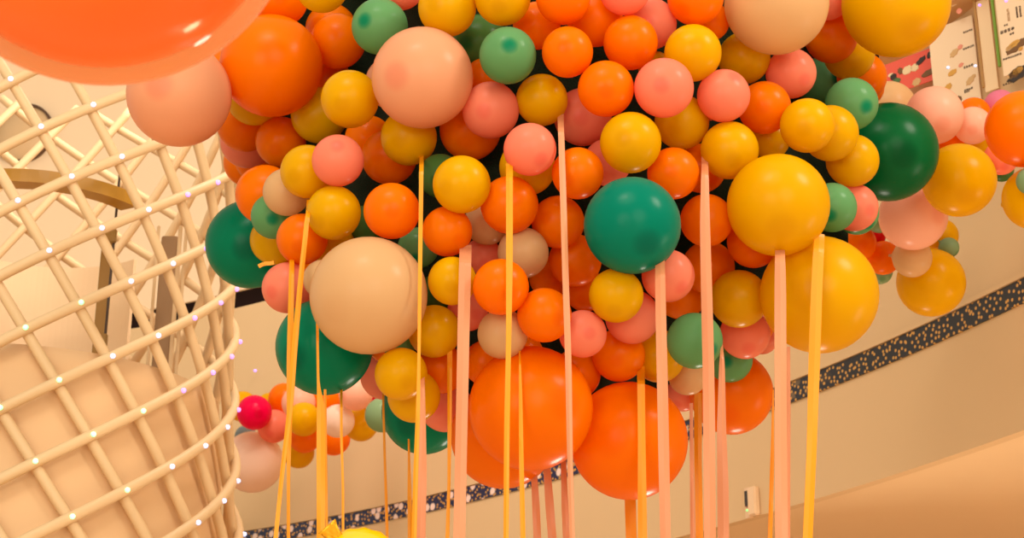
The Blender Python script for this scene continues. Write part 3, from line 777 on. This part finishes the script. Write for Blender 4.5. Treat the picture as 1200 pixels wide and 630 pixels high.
def post_at(u, v, Y, w, z1, m, name):
    p = at_y(u, v, Y); s = (p - CAM).dot(FWD) / F
    bm = bmesh.new(); add_box(bm, Vector((p.x - AXX, p.y - AXY, (z1 + 3.0) / 2)), RGT, Vector((0, 1, 0)), ZUP, w * s, w * s * .6, z1 - 3.0)
    bmesh.ops.bevel(bm, geom=[e for e in bm.edges], offset=.008, segments=2, affect='EDGES')
    return from_bm(name, bm, m, mast)
post_at(123, 330, AXY - .1, 14, zr, ol, 'post')
post_at(196, 330, AXY - .05, 19, zr - .1, mat('taupe_post', (158, 122, 80), rough=.5), 'post')
for u_, w_ in ((207, 5), (214, 4), (181, 4)): post_at(u_, 330, AXY - .2, w_, zr - .05, tube_m, 'pole')
cb = at_y(129, 330, AXY - .35)
bm = bmesh.new(); add_tube(bm, [Vector((cb.x - AXX, cb.y - AXY, z)) for z in (3.0, zr + .5)], .011, 8); from_bm('cable', bm, mat('cable_dark', (60, 40, 20), .5), mast)
for v in (277, 400):
    c2 = at_y(129.5, v, AXY - .35); bm = bmesh.new(); add_box(bm, Vector((cb.x - AXX, cb.y - AXY - .01, c2.z)), RGT, Vector((0, 1, 0)), ZUP, .045, .05, .12)
    bmesh.ops.bevel(bm, geom=[e for e in bm.edges], offset=.008, segments=2, affect='EDGES'); from_bm('cable_clamp', bm, mat('clamp_brass', (150, 112, 40), .4), mast)
bm = bmesh.new(); rows = []
for a in range(140, 231, 3):
    th = math.radians(a); rows.append([bm.verts.new((r_ * math.sin(th), -r_ * math.cos(th), z_)) for r_, z_ in ((rr - .03, 3.2), (rr - .03, zr), (rr - .06, zr), (rr - .06, 3.2))])
for a, b in zip(rows, rows[1:]):
    for k in range(4): bm.faces.new((a[k], a[(k + 1) % 4], b[(k + 1) % 4], b[k]))
bm.faces.new(rows[0]); bm.faces.new(rows[-1][::-1])
from_bm('curved_panel', bm, mat('panel_cream', (238, 206, 164), rough=.7, spec=.2), mast)
# round lamp on the upper wall, seen through the lattice
def round_lamp():
    p, tx, n = wall_hit(29, 158, .0)
    root = empty('round_wall_lamp', p); tag(root, 'round tan wall lamp with dark rim behind the lattice column', 'lamp')
    s = (p - CAM).dot(FWD) / F; R = 37 * s
    q = Vector((0, 0, 1)).rotation_difference(n)
    bm = lathe([(0, .07), (R * .9, .07), (R * .93, .05), (R * .93, 0)], 56)
    a = from_bm('face', bm, mat('lamp_tan', (214, 176, 128), .4), root, True); a.rotation_mode = 'QUATERNION'; a.rotation_quaternion = q
    bm = lathe([(R * .93, .0), (R * .93, .10), (R, .10), (R, .0)], 56)
    a = from_bm('rim', bm, mat('lamp_rim', (84, 54, 30), .4), root, False); a.rotation_mode = 'QUATERNION'; a.rotation_quaternion = q
round_lamp()
# a few fairy lights strung on the wall between column and cluster
for i, (u, v, lab) in enumerate(((270, 347, 'violet fairy light in the dark slot'), (299, 434, 'violet fairy light on the wall above the magenta balloon'), (1058, 88, 'blue lamp before the red food poster, left one'), (1064, 87, 'long blue lamp before the red food poster'),
                                 (1111, 79, 'blue fairy light at the left of the cream food poster'), (1143, 77, 'blue fairy light at the right edge of the cream food poster'), (1179, 1, 'violet fairy light at the top right corner above the rail'), (1148, 6, 'violet fairy light on the tan rail'))):
    p, tx, n = wall_hit(u, v, .14); s = (p - CAM).dot(FWD) / F
    bm = bmesh.new(); bmesh.ops.create_uvsphere(bm, u_segments=16, v_segments=10, radius=1)
    o = from_bm('fairy_light', bm, LEDC['v'] if u < 400 or v < 20 else LEDC['w'], None, True)
    o.location = p; o.scale = ((1.9 if i != 3 else 4.5) * s, 1.5 * s, 1.6 * s); tag(o, lab, 'fairy light', 'fairy lights on the wall')

# ------------------------------------------------------------------ floor, light, camera
bm = bmesh.new(); add_box(bm, Vector((2, 10, -.1)), RGT, Vector((0, 1, 0)), ZUP, 70, 70, .2)
struct(from_bm('floor', bm, mat('floor_stone', (232, 204, 172), rough=.35, vary=(.8, .04))), 'pale stone floor of the atrium', 'floor')
w = bpy.data.worlds.new('World'); S.world = w; w.use_nodes = True
bg = w.node_tree.nodes['Background']; bg.inputs[0].default_value = (1.0, .92, .76, 1); bg.inputs[1].default_value = .95
def area(name, loc, target, size, power, col=(1, .89, .75)):
    l = bpy.data.lights.new(name, 'AREA'); l.shape = 'DISK'; l.size = size; l.energy = power; l.color = col
    o = bpy.data.objects.new(name, l); C.objects.link(o); o.location = loc
    o.rotation_euler = (Vector(target) - Vector(loc)).to_track_quat('-Z', 'Y').to_euler(); return o
area('overhead_fill', (-2, 0, 13), (0, 8, 4), 7, 550)  # soft overhead light added for the whole scene, no fixture behind it
area('area_fill', (4, -9, 5), (1, 9, 4.5), 9, 1000)  # added fill from behind the camera, flattens the cluster's shading
area('area_fill', (-6, -7, 3), (-2, 9, 4.5), 8, 900)  # second added fill behind the camera, on the left
area('soffit_fill', (9, 9, .3), (7, 13, 5), 4, 330)  # added near floor level to brighten the balcony soffit
area('overhead_fill', (-1.5, 13, 11), (-4.5, 20, 5.5), 3, 480, (1, .86, .78))  # added above the frame to brighten the left garland and its wall
area('overhead_fill', (-7.5, 12, 11.5), (-9, 25, 10), 4, 90)  # added out of frame to lift the upper wall behind the column
area('glint_light', (2.3, 13.6, .8), (-.7, 3.7, 3.6), 1.1, 120)  # added below the frame to put a highlight on the huge balloon
area('area_fill', (7, 4, 10), (4.6, 11, 6), 3, 700)  # added high on the right to brighten the right garland
for i, (x, y) in enumerate(((-2.6, 2.2), (-2.2, 2.6), (-1.8, 2.3), (-1.4, 2.7), (-1.0, 2.4))):
    l = bpy.data.lights.new('ceiling_spot', 'POINT'); l.energy = 110; l.shadow_soft_size = .05; l.color = (1, .92, .82)
    o = bpy.data.objects.new('ceiling_spot', l); C.objects.link(o); o.location = (x, y, 11)

cd = bpy.data.cameras.new('camera'); cam = bpy.data.objects.new('camera', cd); C.objects.link(cam)
cam.location = CAM; cam.rotation_euler = (PI / 2 + PITCH, 0, 0)
cd.sensor_width = 36; cd.lens = 36 * F / 1200; cd.clip_end = 300
cd.dof.use_dof = True; cd.dof.focus_distance = 8.0; cd.dof.aperture_fstop = 4.0
S.camera = cam
S.view_settings.view_transform = 'Standard'; S.view_settings.look = 'None'; S.view_settings.gamma = 1; S.view_settings.exposure = -.32
S.view_settings.use_curve_mapping = False
